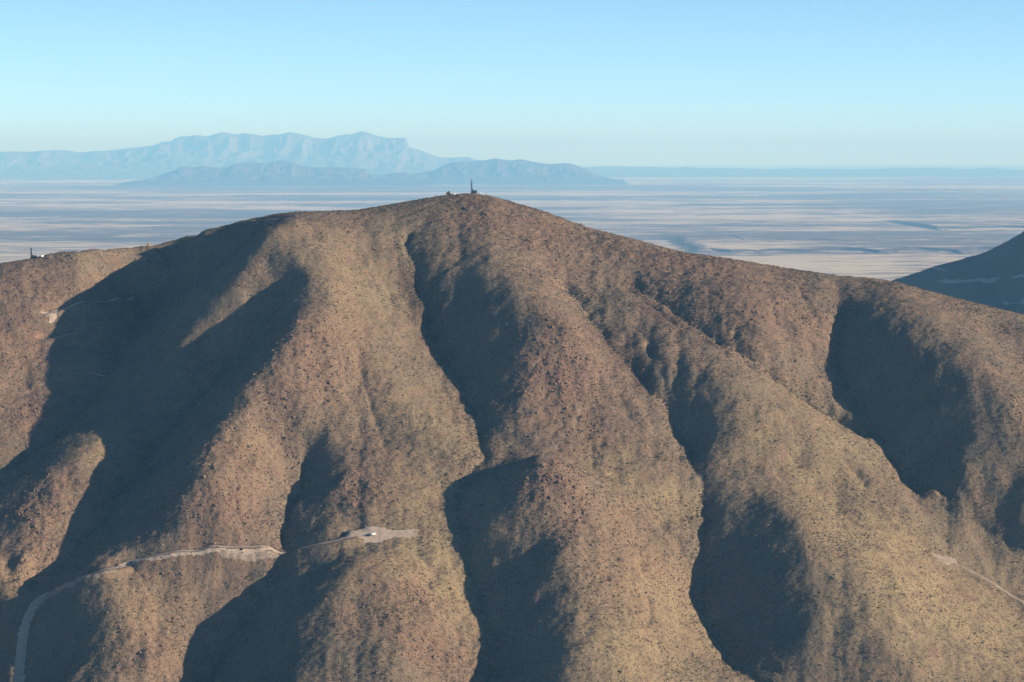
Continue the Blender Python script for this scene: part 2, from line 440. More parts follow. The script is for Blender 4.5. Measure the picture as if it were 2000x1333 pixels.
# the drill pad and the turning place on the right: level ground
PADS = {
    'bench_pad': [(676, 1035), (692, 1031), (716, 1026), (744, 1028), (762, 1034), (788, 1035), (814, 1036), (818, 1046), (790, 1051), (764, 1052), (742, 1060), (716, 1061), (696, 1055), (680, 1046)],
    'turning_pad': [(1818, 1079), (1832, 1082), (1849, 1087), (1866, 1091), (1871, 1098), (1863, 1103), (1850, 1104), (1838, 1099), (1827, 1091)],
    'quarry_cut': [(78, 607), (100, 603), (120, 601), (118, 612), (110, 625), (100, 632), (90, 620)],
}
pad_pts = {nm: np.array([hit(a, b) for a, b in pix]) for nm, pix in PADS.items()}


def in_poly(x, y, P):
    c = np.zeros(x.shape, bool); j = len(P) - 1
    for i in range(len(P)):
        xi, yi, xj, yj = P[i][0], P[i][1], P[j][0], P[j][1]
        c ^= ((yi > y) != (yj > y)) & (x < (xj - xi) * (y - yi) / (yj - yi + 1e-12) + xi)
        j = i
    return c


wob = 1.2 * noise(fx / 4, fy / 4, 91)
edge = smooth(0.5, 2.4, (best + 0.5 * wob - bestw * 0.5) / np.maximum(bestw * 0.5, .1) * 1.2)
H = np.where(best < 14, bestz * (1 - edge) + H * edge, H)
for nm, P in pad_pts.items():
    ins = in_poly(fx, fy, P)
    if nm == 'quarry_cut':
        H = np.where(ins, H - 1.2, H)
    else:
        A_ = np.c_[P[:, 0], P[:, 1], np.ones(len(P))]
        co = np.linalg.lstsq(A_, P[:, 2], rcond=None)[0]
        H = np.where(ins, 0.25 * H + 0.75 * (co[0] * fx + co[1] * fy + co[2]), H)
OFFROAD = smooth(0.9, 1.5, best / np.maximum(bestw * 0.5, .1))
for P in pad_pts.values():
    OFFROAD = np.where(in_poly(fx, fy, P), 0.0, OFFROAD)


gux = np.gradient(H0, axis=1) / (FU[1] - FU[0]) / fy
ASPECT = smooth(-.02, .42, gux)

# ------------------------------------------------------------------ materials
def new_mat(name):
    m_ = bpy.data.materials.new(name); m_.use_nodes = True
    nt = m_.node_tree
    b = nt.nodes['Principled BSDF']
    b.inputs['Roughness'].default_value = 0.95
    b.inputs['Specular IOR Level'].default_value = 0.1
    return m_, nt, b


def node(nt, kind, **kw):
    n_ = nt.nodes.new(kind)
    for k, v in kw.items():
        if k in n_.inputs.keys():
            n_.inputs[k].default_value = v
        else:
            setattr(n_, k, v)
    return n_


def tex(nt, vec, scale, detail=2.0, rough=0.55):
    n_ = node(nt, 'ShaderNodeTexNoise', Scale=scale, Detail=detail, Roughness=rough)
    nt.links.new(vec, n_.inputs['Vector'])
    return n_.outputs['Fac']


def ramp(nt, fac, a, b, lo=0.0, hi=1.0):
    n_ = nt.nodes.new('ShaderNodeMapRange')
    n_.interpolation_type = 'SMOOTHSTEP'
    for k, v in zip(('From Min', 'From Max', 'To Min', 'To Max'), (a, b, lo, hi)):
        n_.inputs[k].default_value = v
    nt.links.new(fac, n_.inputs['Value'])
    return n_.outputs['Result']


def mix(nt, fac, a, b, mode='MIX'):
    n_ = nt.nodes.new('ShaderNodeMix'); n_.data_type = 'RGBA'; n_.blend_type = mode
    for sock, v in ((n_.inputs[0], fac), (n_.inputs[6], a), (n_.inputs[7], b)):
        if hasattr(v, 'is_linked'):
            nt.links.new(v, sock)
        elif isinstance(v, (int, float)):
            sock.default_value = v
        else:
            sock.default_value = (*v, 1.0)
    return n_.outputs[2]


def math_(nt, op, a, b):
    n_ = nt.nodes.new('ShaderNodeMath'); n_.operation = op
    for s, v in zip(n_.inputs, (a, b)):
        if hasattr(v, 'is_linked'):
            nt.links.new(v, s)
        else:
            s.default_value = v
    return n_.outputs[0]


def coords(nt, stretch=(1, 1, 1)):
    tc = nt.nodes.new('ShaderNodeTexCoord')
    mp = nt.nodes.new('ShaderNodeMapping')
    mp.inputs['Scale'].default_value = stretch
    nt.links.new(tc.outputs['Object'], mp.inputs['Vector'])
    return mp.outputs[0]


def plain_mat(name, col, rough=0.6, metallic=0.0):
    m_, nt, b = new_mat(name)
    v = coords(nt)
    c = mix(nt, ramp(nt, tex(nt, v, 3.0, 3), .35, .7, 0, .5), col, tuple(x * 0.6 for x in col))
    nt.links.new(c, b.inputs['Base Color'])
    b.inputs['Roughness'].default_value = rough
    b.inputs['Metallic'].default_value = metallic
    b.inputs['Specular IOR Level'].default_value = 0.4
    return m_


# hillside: gravelly soil with grass, talus and dark scree in the places the cover layer names
m_hill, nt, b = new_mat('hillside_soil')
v = coords(nt)
at = nt.nodes.new('ShaderNodeAttribute'); at.attribute_name = 'cover'
sep = nt.nodes.new('ShaderNodeSeparateColor'); nt.links.new(at.outputs['Color'], sep.inputs[0])
big, mid, sml, tiny = tex(nt, v, 1 / 55, 3), tex(nt, v, 1 / 11, 4, .6), tex(nt, v, 1 / 2.6, 3, .65), tex(nt, v, 1 / 0.8, 2, .6)
soil = mix(nt, ramp(nt, mid, .38, .62), (.310, .215, .138), (.195, .150, .110))
soil = mix(nt, ramp(nt, big, .42, .66, 0, .55), soil, (.250, .215, .150))
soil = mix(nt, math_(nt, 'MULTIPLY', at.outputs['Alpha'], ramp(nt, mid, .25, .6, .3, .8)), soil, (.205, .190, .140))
gf = math_(nt, 'MULTIPLY', sep.outputs[1], ramp(nt, mid, .30, .58))
gf = math_(nt, 'ADD', gf, math_(nt, 'MULTIPLY', ramp(nt, big, .5, .72, 0, .35), ramp(nt, sml, .45, .6)))
soil = mix(nt, gf, soil, (.440, .345, .185))
rf = math_(nt, 'MULTIPLY', sep.outputs[0], ramp(nt, sml, .36, .60))
soil = mix(nt, rf, soil, (.300, .165, .112))
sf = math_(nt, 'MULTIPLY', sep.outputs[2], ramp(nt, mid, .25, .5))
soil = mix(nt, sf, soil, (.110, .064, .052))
soil = mix(nt, ramp(nt, sml, .50, .68, 0, .62), soil, (.105, .098, .075))
soil = mix(nt, ramp(nt, tiny, .54, .68, 0, .6), soil, (.075, .068, .056))
soil = mix(nt, ramp(nt, tiny, .46, .30, 0, .7), soil, (.480, .385, .270))
soil = mix(nt, 1.0, soil, (.615, .61, .62), 'MULTIPLY')
nt.links.new(soil, b.inputs['Base Color'])
bp = node(nt, 'ShaderNodeBump', Strength=0.9, Distance=0.7)
nt.links.new(math_(nt, 'ADD', sml, math_(nt, 'MULTIPLY', tiny, 0.5)), bp.inputs['Height'])
nt.links.new(bp.outputs[0], b.inputs['Normal'])

m_road, nt, b = new_mat('road_dirt')
v = coords(nt)
c = mix(nt, ramp(nt, tex(nt, v, 1 / 3.0, 4, .6), .35, .65), (.395, .325, .260), (.305, .250, .200))
c = mix(nt, ramp(nt, tex(nt, v, 1 / 0.7, 2), .55, .75, 0, .5), c, (.20, .16, .13))
nt.links.new(c, b.inputs['Base Color'])
bp = node(nt, 'ShaderNodeBump', Strength=0.6, Distance=0.3)
nt.links.new(tex(nt, v, 1 / 0.9, 3), bp.inputs['Height']); nt.links.new(bp.outputs[0], b.inputs['Normal'])

m_track, nt, b = new_mat('overgrown_track_dirt')
v = coords(nt)
c = mix(nt, ramp(nt, tex(nt, v, 1 / 4.0, 4, .6), .38, .62), (.28, .225, .175), (.20, .168, .132))
nt.links.new(c, b.inputs['Base Color'])


def leaf_mat(name, cols):
    cols = [(.60 * r_, .595 * g_, .60 * b_) for r_, g_, b_ in cols]
    m_, nt, b = new_mat(name)
    oi = nt.nodes.new('ShaderNodeObjectInfo')
    cr = nt.nodes.new('ShaderNodeValToRGB')
    el = cr.color_ramp.elements
    el[0].color = (*cols[0], 1); el[1].color = (*cols[-1], 1)
    for i, cc in enumerate(cols[1:-1]):
        e = el.new((i + 1) / (len(cols) - 1)); e.color = (*cc, 1)
    nt.links.new(oi.outputs['Random'], cr.inputs[0])
    c = mix(nt, ramp(nt, tex(nt, coords(nt), 4.0, 2), .35, .7, 0, .5), cr.outputs[0], tuple(x * .55 for x in cols[0]))
    nt.links.new(c, b.inputs['Base Color'])
    return m_


m_shrub = leaf_mat('shrub_leaves', [(.160, .148, .100), (.225, .200, .128), (.175, .155, .112), (.290, .250, .140), (.125, .125, .090)])
m_tuft = leaf_mat('dry_grass', [(.38, .300, .175), (.28, .230, .140), (.44, .350, .190), (.33, .280, .165)])
m_rock = leaf_mat('talus_rock', [(.30, .185, .130), (.24, .165, .125), (.37, .265, .195), (.20, .145, .120), (.33, .220, .160)])
m_pale = leaf_mat('pale_rock', [(.52, .45, .36), (.44, .38, .31), (.60, .54, .45)])

# ------------------------------------------------------------------ setting: the mountain mesh
me = grid_mesh('mountain', fx, fy, H)
ca = me.color_attributes.new('cover', 'FLOAT_COLOR', 'POINT')
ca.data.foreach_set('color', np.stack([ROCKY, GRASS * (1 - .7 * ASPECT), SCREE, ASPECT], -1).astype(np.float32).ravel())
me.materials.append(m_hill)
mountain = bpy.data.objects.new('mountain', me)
mountain['kind'] = 'structure'
COL.objects.link(mountain)


def mesh_obj(name, verts, faces, mat, parent=None, smooth_=False):
    me = bpy.data.meshes.new(name)
    me.from_pydata([tuple(map(float, v_)) for v_ in verts], [], [tuple(f_) for f_ in faces])
    if smooth_:
        me.polygons.foreach_set('use_smooth', [True] * len(me.polygons))
    if mat:
        me.materials.append(mat)
    me.update()
    o = bpy.data.objects.new(name, me)
    COL.objects.link(o)
    o.parent = parent
    return o


def ribbon(name, R, wid, mat, zfun, seed, lift=0.35):
    """a worn track: five vertices across, ragged at both edges, laid on the ground"""
    T = np.gradient(R[:, :2], axis=0); T /= np.linalg.norm(T, axis=1)[:, None] + 1e-9
    N = np.stack([-T[:, 1], T[:, 0]], -1)
    verts, faces = [], []
    cross = (-1, -.55, 0, .55, 1)
    for i in range(len(R)):
        taper = min(1.0, .35 + .3 * min(i, len(R) - 1 - i))
        for j, c_ in enumerate(cross):
            w_ = wid * .5 * taper * (1 + (.45 * float(noise(np.array(i * .55), np.array(c_ * 3.0 + seed), seed)) if abs(c_) == 1 else 0))
            x, y = R[i, :2] + N[i] * c_ * w_
            z = float(zfun(x, y)) + (lift if abs(c_) < 1 else lift * .5)
            verts.append((x, y, z))
    for i in range(len(R) - 1):
        for j in range(4):
            a = i * 5 + j
            faces.append((a, a + 1, a + 6, a + 5))
    o = mesh_obj(name, verts, faces, mat, smooth_=True)
    o['kind'] = 'structure'
    return o


for i, (nm, (R, wid)) in enumerate(road_pts.items()):
    old = nm in ('knoll_track', 'ridge_track')
    ribbon('dirt_track' if old else 'dirt_road', R, wid, m_track if old else m_road, surf, 60 + i)


def pad(name, P, mat, lift=0.12):
    c = P.mean(0)
    n_ = len(P); rings = 7
    verts = [(c[0], c[1], float(surf(c[0], c[1])) + lift)]
    M = 6
    B = []
    for i in range(n_):
        for t in range(M):
            B.append(P[i] + (P[(i + 1) % n_] - P[i]) * t / M)
    B = np.array(B); nb = len(B)
    for r in range(1, rings + 1):
        for k in range(nb):
            f = r / rings
            if r >= rings - 1:
                f *= 1 + .30 * float(noise(np.array(k * .8), np.array(3.0), 77)) + .12 * float(noise(np.array(k * 2.3), np.array(9.0), 79))
            x, y = c[:2] + (B[k, :2] - c[:2]) * f
            verts.append((x, y, float(surf(x, y)) + (lift if r < rings else -.05)))
    faces = []
    for k in range(nb):
        faces.append((0, 1 + k, 1 + (k + 1) % nb))
        for r in range(rings - 1):
            a = 1 + r * nb
            faces.append((a + k, a + nb + k, a + nb + (k + 1) % nb, a + (k + 1) % nb))
    o = mesh_obj(name, verts, faces, mat, smooth_=True)
    o['kind'] = 'structure'
    return o


pad('drill_pad', pad_pts['bench_pad'], m_road, .2)
pad('turning_place', pad_pts['turning_pad'], m_track, .2)
pad('quarry_cut', pad_pts['quarry_cut'], m_road, .2)
# the pale spoil tipped below the bench track
for i_, pix in enumerate(([(258, 1101), (300, 1092), (350, 1082), (400, 1077), (450, 1078), (500, 1081), (548, 1082)], [(430, 1081), (470, 1084), (510, 1085), (545, 1085)],
                          [(66, 1197), (88, 1170), (112, 1154), (145, 1138), (190, 1125), (226, 1115)])):
    P = np.array([hit(a, c) for a, c in pix])
    s_ = np.linspace(0, len(P) - 1, 20 * len(P))
    R = np.stack([np.interp(s_, np.arange(len(P)), P[:, i]) for i in range(3)], -1)
    ribbon('spoil_slope', R, (2.2, 2.0, 1.8)[i_], (m_road, m_track, m_track)[i_], surf, 83 + i_, .3)

# ------------------------------------------------------------------ basin floor, far hills, haze
m_plain, nt, b = new_mat('basin_scrub_and_grass')
v = coords(nt, (.62, 1, 1))
n1, n2, n3 = tex(nt, v, 1 / 1500, 6, .66), tex(nt, v, 1 / 7200, 3), tex(nt, v, 1 / 210, 5, .7)
zone = ramp(nt, n2, .38, .60, -.11, .11)
f = math_(nt, 'ADD', n1, zone)
f = ramp(nt, math_(nt, 'ADD', f, math_(nt, 'MULTIPLY', math_(nt, 'SUBTRACT', n3, .5), .95)), .43, .67)
c = mix(nt, ramp(nt, n3, .3, .7), (.160, .122, .106), (.092, .078, .074))
c = mix(nt, ramp(nt, tex(nt, v, 1 / 5000, 2), .35, .65), c, (.165, .125, .105))
c = mix(nt, f, c, (.55, .455, .305))
geo = nt.nodes.new('ShaderNodeNewGeometry'); sz = nt.nodes.new('ShaderNodeSeparateXYZ')
nt.links.new(geo.outputs['Normal'], sz.inputs[0])
c = mix(nt, ramp(nt, sz.outputs[2], .9985, .992), c, (.085, .072, .066))      # steep scarps darkened: their shade is put into the colour
nt.links.new(c, b.inputs['Base Color'])
xs = np.concatenate([[-130000], np.linspace(-60000, 60000, 41), [130000]]); ys = np.concatenate([np.linspace(-6000, 60000, 34), [80000, 100000, 135000]])
X, Y = np.meshgrid(xs, ys)
me = grid_mesh('plain', X, Y, np.zeros_like(X)); me.materials.append(m_plain)
o = bpy.data.objects.new('plain', me); o['kind'] = 'structure'; COL.objects.link(o)


def hill_mat(name, a, bcol, s):
    m_, nt, b = new_mat(name)
    v = coords(nt)
    c = mix(nt, ramp(nt, tex(nt, v, s, 5, .65), .38, .62), a, bcol)
    nt.links.new(c, b.inputs['Base Color'])
    return m_


def far_range(name, crest, Y, depth, mat, seed, prof, nx=760, nt_=90, rough=1.0, cell=900.0, base=0.0):
    P = np.array(crest, float)
    u_, m_ = ray(P[:, 0], P[:, 1])
    xx = np.linspace(u_[0] * Y, u_[-1] * Y, nx)
    zc = np.interp(xx, u_ * Y, CAMZ + m_ * Y) - base
    t = np.concatenate([np.linspace(-.6, 0, 14, endpoint=False), np.linspace(0, 1.0, nt_)])
    X, T = np.meshgrid(xx, t)
    Zc = np.tile(zc, (len(t), 1))
    but = np.abs(fbm(X / cell, T * depth / cell * .35, 4, seed)) * .34 * rough
    tt = np.where(T >= 0, T + but * np.clip(T * 6, 0, 1) * (1 - T), -T * 1.5)
    Z = Zc * np.interp(np.clip(tt, 0, 1), *prof)
    Z = Z + fbm(X / cell * 2.2, T * depth / cell * 2, 4, seed + 5) * 36 * rough * np.clip(tt * 4, 0, 1) * np.clip((1 - tt) * 3, 0, 1)
    Z = base * (1 - smooth(.75, 1.0, T)) + Z - 4 * (T >= .999) - 30 * (T <= -.599)
    me = grid_mesh(name, X, Y - T * depth, Z)
    me.materials.append(mat)
    o = bpy.data.objects.new(name, me); o['kind'] = 'structure'; COL.objects.link(o)
    return o


m_lime = hill_mat('limestone_range', (.135, .122, .108), (.090, .085, .080), 1 / 900)
m_dark = hill_mat('volcanic_hills', (.095, .070, .060), (.058, .048, .044), 1 / 400)
GUAD = [(-700, 315), (-300, 302), (-100, 300), (0, 297), (25, 296), (55, 297), (90, 294), (115, 293), (140, 295), (155, 298), (190, 295), (215, 294), (255, 289), (270, 288), (300, 284),
        (320, 277), (333, 277), (345, 269), (352, 267), (370, 266), (385, 264), (405, 267), (425, 261), (432, 258), (445, 260), (460, 263), (480, 260), (500, 264), (517, 266), (530, 263),
        (545, 263), (555, 261), (563, 258), (575, 260), (595, 264), (615, 270), (635, 271), (645, 270), (660, 265), (675, 263), (690, 262), (700, 258), (705, 256), (715, 258), (730, 264),
        (750, 269), (765, 270), (780, 270), (790, 269), (794, 271), (796, 278), (797, 284), (800, 288), (825, 295), (850, 305), (860, 308), (890, 308), (915, 307), (925, 311), (950, 316), (1000, 326), (1100, 338)]
HILL_W = [(270, 354), (285, 351), (300, 347), (310, 343), (330, 336), (345, 332), (355, 324), (365, 325), (380, 327), (400, 324), (410, 327), (430, 328), (445, 326), (455, 322), (470, 319), (500, 318),
          (520, 320), (535, 317), (545, 313), (555, 314), (570, 317), (590, 324), (610, 327), (660, 327), (690, 329), (715, 331), (720, 338), (740, 342), (755, 341), (770, 338), (790, 337), (800, 340), (830, 345), (850, 354)]
HILL_E = [(740, 354), (770, 347), (800, 341), (830, 336), (850, 332), (865, 323), (880, 318), (900, 316), (925, 315), (950, 313), (965, 310), (985, 312), (1000, 314), (1015, 311), (1030, 314), (1050, 318),
          (1075, 321), (1100, 319), (1115, 320), (1130, 325), (1150, 333), (1175, 345), (1200, 350), (1215, 354)]
EAST = [(1050, 336), (1100, 330), (1150, 327), (1185, 325), (1250, 326), (1320, 328), (1340, 326), (1375, 329), (1400, 329), (1450, 329), (1500, 331), (1550, 329), (1600, 330), (1680, 331), (1750, 329),
        (1850, 328), (1870, 331), (1900, 330), (1940, 328), (1960, 331), (2000, 332), (2300, 333), (2700, 336)]
far_range('far_mountains', GUAD, 65600, 9200, m_lime, 200, ([0, .07, .14, .30, .62, 1], [1, .93, .72, .46, .18, 0]), rough=.7, cell=700)
far_range('far_plateau', EAST, 67200, 7200, m_lime, 240, ([0, .08, .2, .5, 1], [1, .94, .62, .28, 0]), rough=.6, cell=600)
far_range('far_hills', HILL_W, 45600, 2900, m_dark, 280, ([0, .12, .35, .7, 1], [1, .80, .46, .16, 0]), rough=.9, cell=560, base=29)
far_range('far_hills', HILL_E, 46800, 2900, m_dark, 320, ([0, .12, .35, .7, 1], [1, .82, .48, .16, 0]), rough=.9, cell=640, base=29)

# low scarps standing on the basin floor
def mesa(px0, px1, y0, depth, height, seed, name='mesa'):
    ua, _ = ray(px0, 490); ub, _ = ray(px1, 490)
    X, T = np.meshgrid(np.linspace(ua * y0, ub * y0, 260), np.linspace(0, 1, 90) ** 1.8)
    Yg = y0 + T * depth
    front = 150 + 900 * np.abs(fbm(X / 900, Yg * 0 + seed, 3, seed)) + 120 * noise(X / 160, Yg / 300, seed + 2)
    d = Yg - y0 - front
    sides = smooth(0, .10, (X - X.min()) / np.ptp(X)) * smooth(0, .10, (X.max() - X) / np.ptp(X))
    Z = height * sides * (.55 * smooth(-60, 60, d) + .45 * smooth(-420, 40, d)) * (1 - smooth(.45, 1.0, T)) + 2.0 * fbm(X / 120, Yg / 120, 3, seed + 9) * sides - 1.5
    me = grid_mesh(name, X, Yg, Z); me.materials.append(m_plain)
    o = bpy.data.objects.new(name, me); o['kind'] = 'structure'; COL.objects.link(o)


mesa(1330, 2150, 13000, 4200, 17, 401)
mesa(1440, 1760, 14300, 2100, 20, 421)
mesa(1820, 2150, 17200, 3200, 18, 441)

# the neighbouring hill on the right, two kilometres further off
RC = [(1500, 640), (1640, 590), (1740, 549), (1790, 533), (1830, 519), (1870, 509), (1925, 493), (1965, 473), (2000, 453), (2060, 415), (2150, 350), (2300, 280), (2500, 330)]
RY = 4300.0
P = np.array(RC, float); u_, m_r = ray(P[:, 0], P[:, 1])
xx = np.linspace(u_[0] * RY, u_[-1] * RY, 330); yy = np.concatenate([np.linspace(2900, 4500, 260), np.linspace(4520, 5900, 30)])
RX, RYY = np.meshgrid(xx, yy)
zc = np.interp(RX + 40 * noise(RX / 150, RYY / 150, 61), u_ * RY, CAMZ + m_r * RY)
t = RY - RYY
drop = np.where(t > 0, .42 * (np.sqrt(np.clip(t, 0, None) ** 2 + 60 ** 2) - 60), .5 * (np.sqrt(np.clip(t, None, 0) ** 2 + 60 ** 2) - 60))
RZ = zc - drop
spur = 34 * np.abs(fbm(RX / 210 + RYY / 420, RYY / 500, 2, 71)) + 17 * fbm(RX / 75, RYY / 75, 3, 72)
RZ = RZ + (spur - 26) * smooth(0, 160, np.abs(t)) - 6 + 1.2 * fbm(RX / 9, RYY / 9, 2, 73)
slr = (RZ - CAMZ) / RYY
uu = RX / RYY
tgt = np.interp(xx / RY, u_, m_r)
col_ = np.full(len(xx), -9.0)
for j_ in range(len(xx)):                                   # crest seen along the line of sight that ends in this column
    k_ = np.array([np.interp(xx[j_] / RY * q, xx, slr[i_]) for i_, q in enumerate(yy)])
    col_[j_] = k_.max()
er = np.convolve(np.pad((tgt - col_) * RY, 6, mode='edge'), np.hanning(13) / np.hanning(13).sum(), mode='valid')
RZ = RZ + er[None, :] * np.exp(-((RYY - RY) / 500.0) ** 2)
me = grid_mesh('neighbour_hill', RX, RYY, RZ)
ca = me.color_attributes.new('cover', 'FLOAT_COLOR', 'POINT')
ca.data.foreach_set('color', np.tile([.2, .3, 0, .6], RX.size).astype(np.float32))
me.materials.append(m_hill)
o = bpy.data.objects.new('neighbour_hill', me); o['kind'] = 'structure'; COL.objects.link(o)


def rsurf(x, y):
    i = np.clip(np.interp(x, xx, np.arange(len(xx))), 0, len(xx) - 1.001); j = np.clip(np.interp(y, yy, np.arange(len(yy))), 0, len(yy) - 1.001)
    a, b_ = int(i), int(j); fi, fj = i - a, j - b_
    return (RZ[b_, a] * (1 - fi) + RZ[b_, a + 1] * fi) * (1 - fj) + (RZ[b_ + 1, a] * (1 - fi) + RZ[b_ + 1, a + 1] * fi) * fj


def rhit(px, py):
    u, m_ = ray(px, py)
    ty = np.arange(2950, 4500, 2.0)
    z = np.array([rsurf(u * a, a) for a in ty])
    sl = (z - CAMZ) / ty
    k = int(np.argmax(sl >= m_)) if (sl >= m_).any() else int(np.argmax(sl))
    return np.array([u * ty[k], ty[k], z[k]])


for i, pix in enumerate(([(1830, 552), (1870, 551), (1910, 548), (1955, 545)], [(1975, 541), (1990, 540), (2015, 542)], [(1818, 524), (1830, 526), (1848, 530)], [(1960, 590), (1980, 593), (2010, 600)])):
    P = np.array([rhit(a, b_) for a, b_ in pix])
    seg = np.concatenate([[0], np.cumsum(np.hypot(np.diff(P[:, 0]), np.diff(P[:, 1])))])
    s_ = np.linspace(0, seg[-1], max(6, int(seg[-1] / 5)))
    R = np.stack([np.interp(s_, seg, P[:, k]) for k in range(3)], -1)
    ribbon('dirt_track', R, 6.0, m_road, rsurf, 90 + i, .8)

# haze: one closed box of clear desert air
bx = [(x, y, z) for z in (-6, 1130) for y in (-9000, 137000) for x in (-132000, 132000)]
hz = mesh_obj('haze', bx, [(0, 2, 3, 1), (4, 5, 7, 6), (0, 1, 5, 4), (2, 6, 7, 3), (0, 4, 6, 2), (1, 3, 7, 5)], None)
hz['kind'] = 'stuff'
hz['label'] = 'thin blue haze filling the air over the basin'
m_haze = bpy.data.materials.new('haze_air'); m_haze.use_nodes = True
nt = m_haze.node_tree; nt.nodes.clear()
vo = nt.nodes.new('ShaderNodeVolumePrincipled'); ou_ = nt.nodes.new('ShaderNodeOutputMaterial')
vo.inputs['Color'].default_value = (.21, .57, 1.0, 1)
vo.inputs['Absorption Color'].default_value = (.62, .62, .62, 1)
vo.inputs['Density'].default_value = 3.7e-5
vo.inputs['Anisotropy'].default_value = 0.0
nt.links.new(vo.outputs[0], ou_.inputs['Volume'])
hz.data.materials.append(m_haze)

# ------------------------------------------------------------------ plants and rocks
rng = np.random.default_rng(7)
rnd = random.Random(11)


def clump(name, n_leaf, spread, leaf, flat, seed):
    """a rounded desert shrub: many small leaf sprays round a few twigs"""
    r = random.Random(seed)
    V, F = [], []
    for k in range(5):                                   # twigs
        a = r.uniform(0, 6.283); l = r.uniform(.5, .9)
        d = Vector((math.cos(a) * .6, math.sin(a) * .6, 1)).normalized() * l * spread
        s = Vector((-math.sin(a), math.cos(a), 0)) * .03
        i = len(V)
        V += [s, -s, d - s * .3, d + s * .3]; F.append((i, i + 1, i + 2, i + 3))
    for k in range(n_leaf):
        a = r.uniform(0, 6.283); el = math.asin(r.uniform(0.0, 1.0)); rad = r.uniform(.55, 1.0) ** .5 * (1 + .25 * math.sin(3 * a + seed))
        c = Vector((math.cos(a) * math.cos(el) * rad, math.sin(a) * math.cos(el) * rad, (.08 + math.sin(el) * rad * flat))) * spread
        n_ = (Vector((c.x, c.y, c.z + .25)).normalized() + Vector((r.uniform(-.6, .6), r.uniform(-.6, .6), r.uniform(-.3, .6)))).normalized()
        t1 = n_.orthogonal().normalized(); t2 = n_.cross(t1)
        s1, s2 = leaf * r.uniform(.7, 1.3), leaf * r.uniform(.5, 1.0)
        i = len(V)
        V += [c + t1 * s1, c + t2 * s2 + n_ * .08, c - t1 * s1, c - t2 * s2 - n_ * .05]
        F.append((i, i + 1, i + 2, i + 3))
    me = bpy.data.meshes.new(name); me.from_pydata([tuple(v_) for v_ in V], [], F); me.update()
    return me


def tuft_mesh(name, seed):
    r = random.Random(seed)
    V, F = [], []
    for k in range(14):
        a = r.uniform(0, 6.283); lean = r.uniform(.2, 1.0)
        d = Vector((math.cos(a) * lean, math.sin(a) * lean, r.uniform(.6, 1.0)))
        s = Vector((-math.sin(a), math.cos(a), 0)) * r.uniform(.10, .22)
        o = Vector((r.uniform(-.3, .3), r.uniform(-.3, .3), -.05))
        i = len(V)
        V += [o + s, o - s, o + d]; F.append((i, i + 1, i + 2))
    me = bpy.data.meshes.new(name); me.from_pydata([tuple(v_) for v_ in V], [], F); me.update()
    return me


def rock_mesh(name, seed, sx=1.0, sy=.8, sz=.7):
    """an angular block: a rough polyhedron with flat broken faces"""
    import bmesh
    r = random.Random(seed)
    bm = bmesh.new()
    bmesh.ops.create_icosphere(bm, subdivisions=2, radius=1.0)
    cuts = [(Vector((r.uniform(-1, 1), r.uniform(-1, 1), r.uniform(-1, 1))).normalized(), r.uniform(.55, .85)) for _ in range(9)]
    for v_ in bm.verts:
        for n_, d in cuts:
            k = v_.co.dot(n_) - d
            if k > 0:
                v_.co -= n_ * k
        v_.co += Vector((r.uniform(-.04, .04), r.uniform(-.04, .04), r.uniform(-.04, .04)))
        v_.co.x *= sx; v_.co.y *= sy; v_.co.z = v_.co.z * sz + .25
    me = bpy.data.meshes.new(name); bm.to_mesh(me); bm.free()
    return me


def put(name, me, loc, scl, rz, label=None, cat=None, group=None):
    o = bpy.data.objects.new(name, me)
    o.location = [float(c) for c in loc]; o.scale = (scl, scl, scl) if isinstance(scl, (int, float)) else scl
    o.rotation_euler = (0, 0, rz)
    if label: o['label'] = label
    if cat: o['category'] = cat
    if group: o['group'] = group
    COL.objects.link(o)
    return o


shrub_meshes = [clump('shrub', 70, 1.0, .26, .65, 1), clump('shrub', 60, 1.0, .28, .5, 2), clump('shrub', 64, 1.0, .24, .8, 3)]
for q in shrub_meshes: q.materials.append(m_shrub)
tuft_meshes = [tuft_mesh('tuft', 4), tuft_mesh('tuft', 5)]
for q in tuft_meshes: q.materials.append(m_tuft)
rock_meshes = [rock_mesh('boulder', 21), rock_mesh('boulder', 22, 1.2, .8, .6), rock_mesh('boulder', 23, .9, .9, .9)]
for q in rock_meshes: q.materials.append(m_rock)
pale_meshes = [rock_mesh('boulder', 31), rock_mesh('boulder', 32, 1.2, .8, .8)]
for q in pale_meshes: q.materials.append(m_pale)


def grid_at(G, x, y):
    iu = np.clip(((x / y - FU[0]) / (FU[1] - FU[0])).round().astype(int), 0, NU - 1)
    iy = np.clip(np.interp(y, FY, np.arange(len(FY))).round().astype(int), 0, len(FY) - 1)
    return G[iy, iu]


def sample(count, y0=1500.0, y1=2240.0, um=0.245):
    y = np.sqrt(rng.uniform(y0 * y0, y1 * y1, count)); u = rng.uniform(-um, um, count)
    return u * y, y


def visible(x, y, z):
    """in the frame and not behind a crest, for choosing which plants are built one by one"""
    dy = y; u = x / dy; m_ = (z - CAMZ) / dy
    b_ = (m_ * cp + sp) / (cp - m_ * sp)
    py = 666.5 - b_ / K; px = 1000 + u * (cp + b_ * sp) / K
    return px, py


slope_run = np.maximum.accumulate((H - CAMZ) / FY[:, None], axis=0)


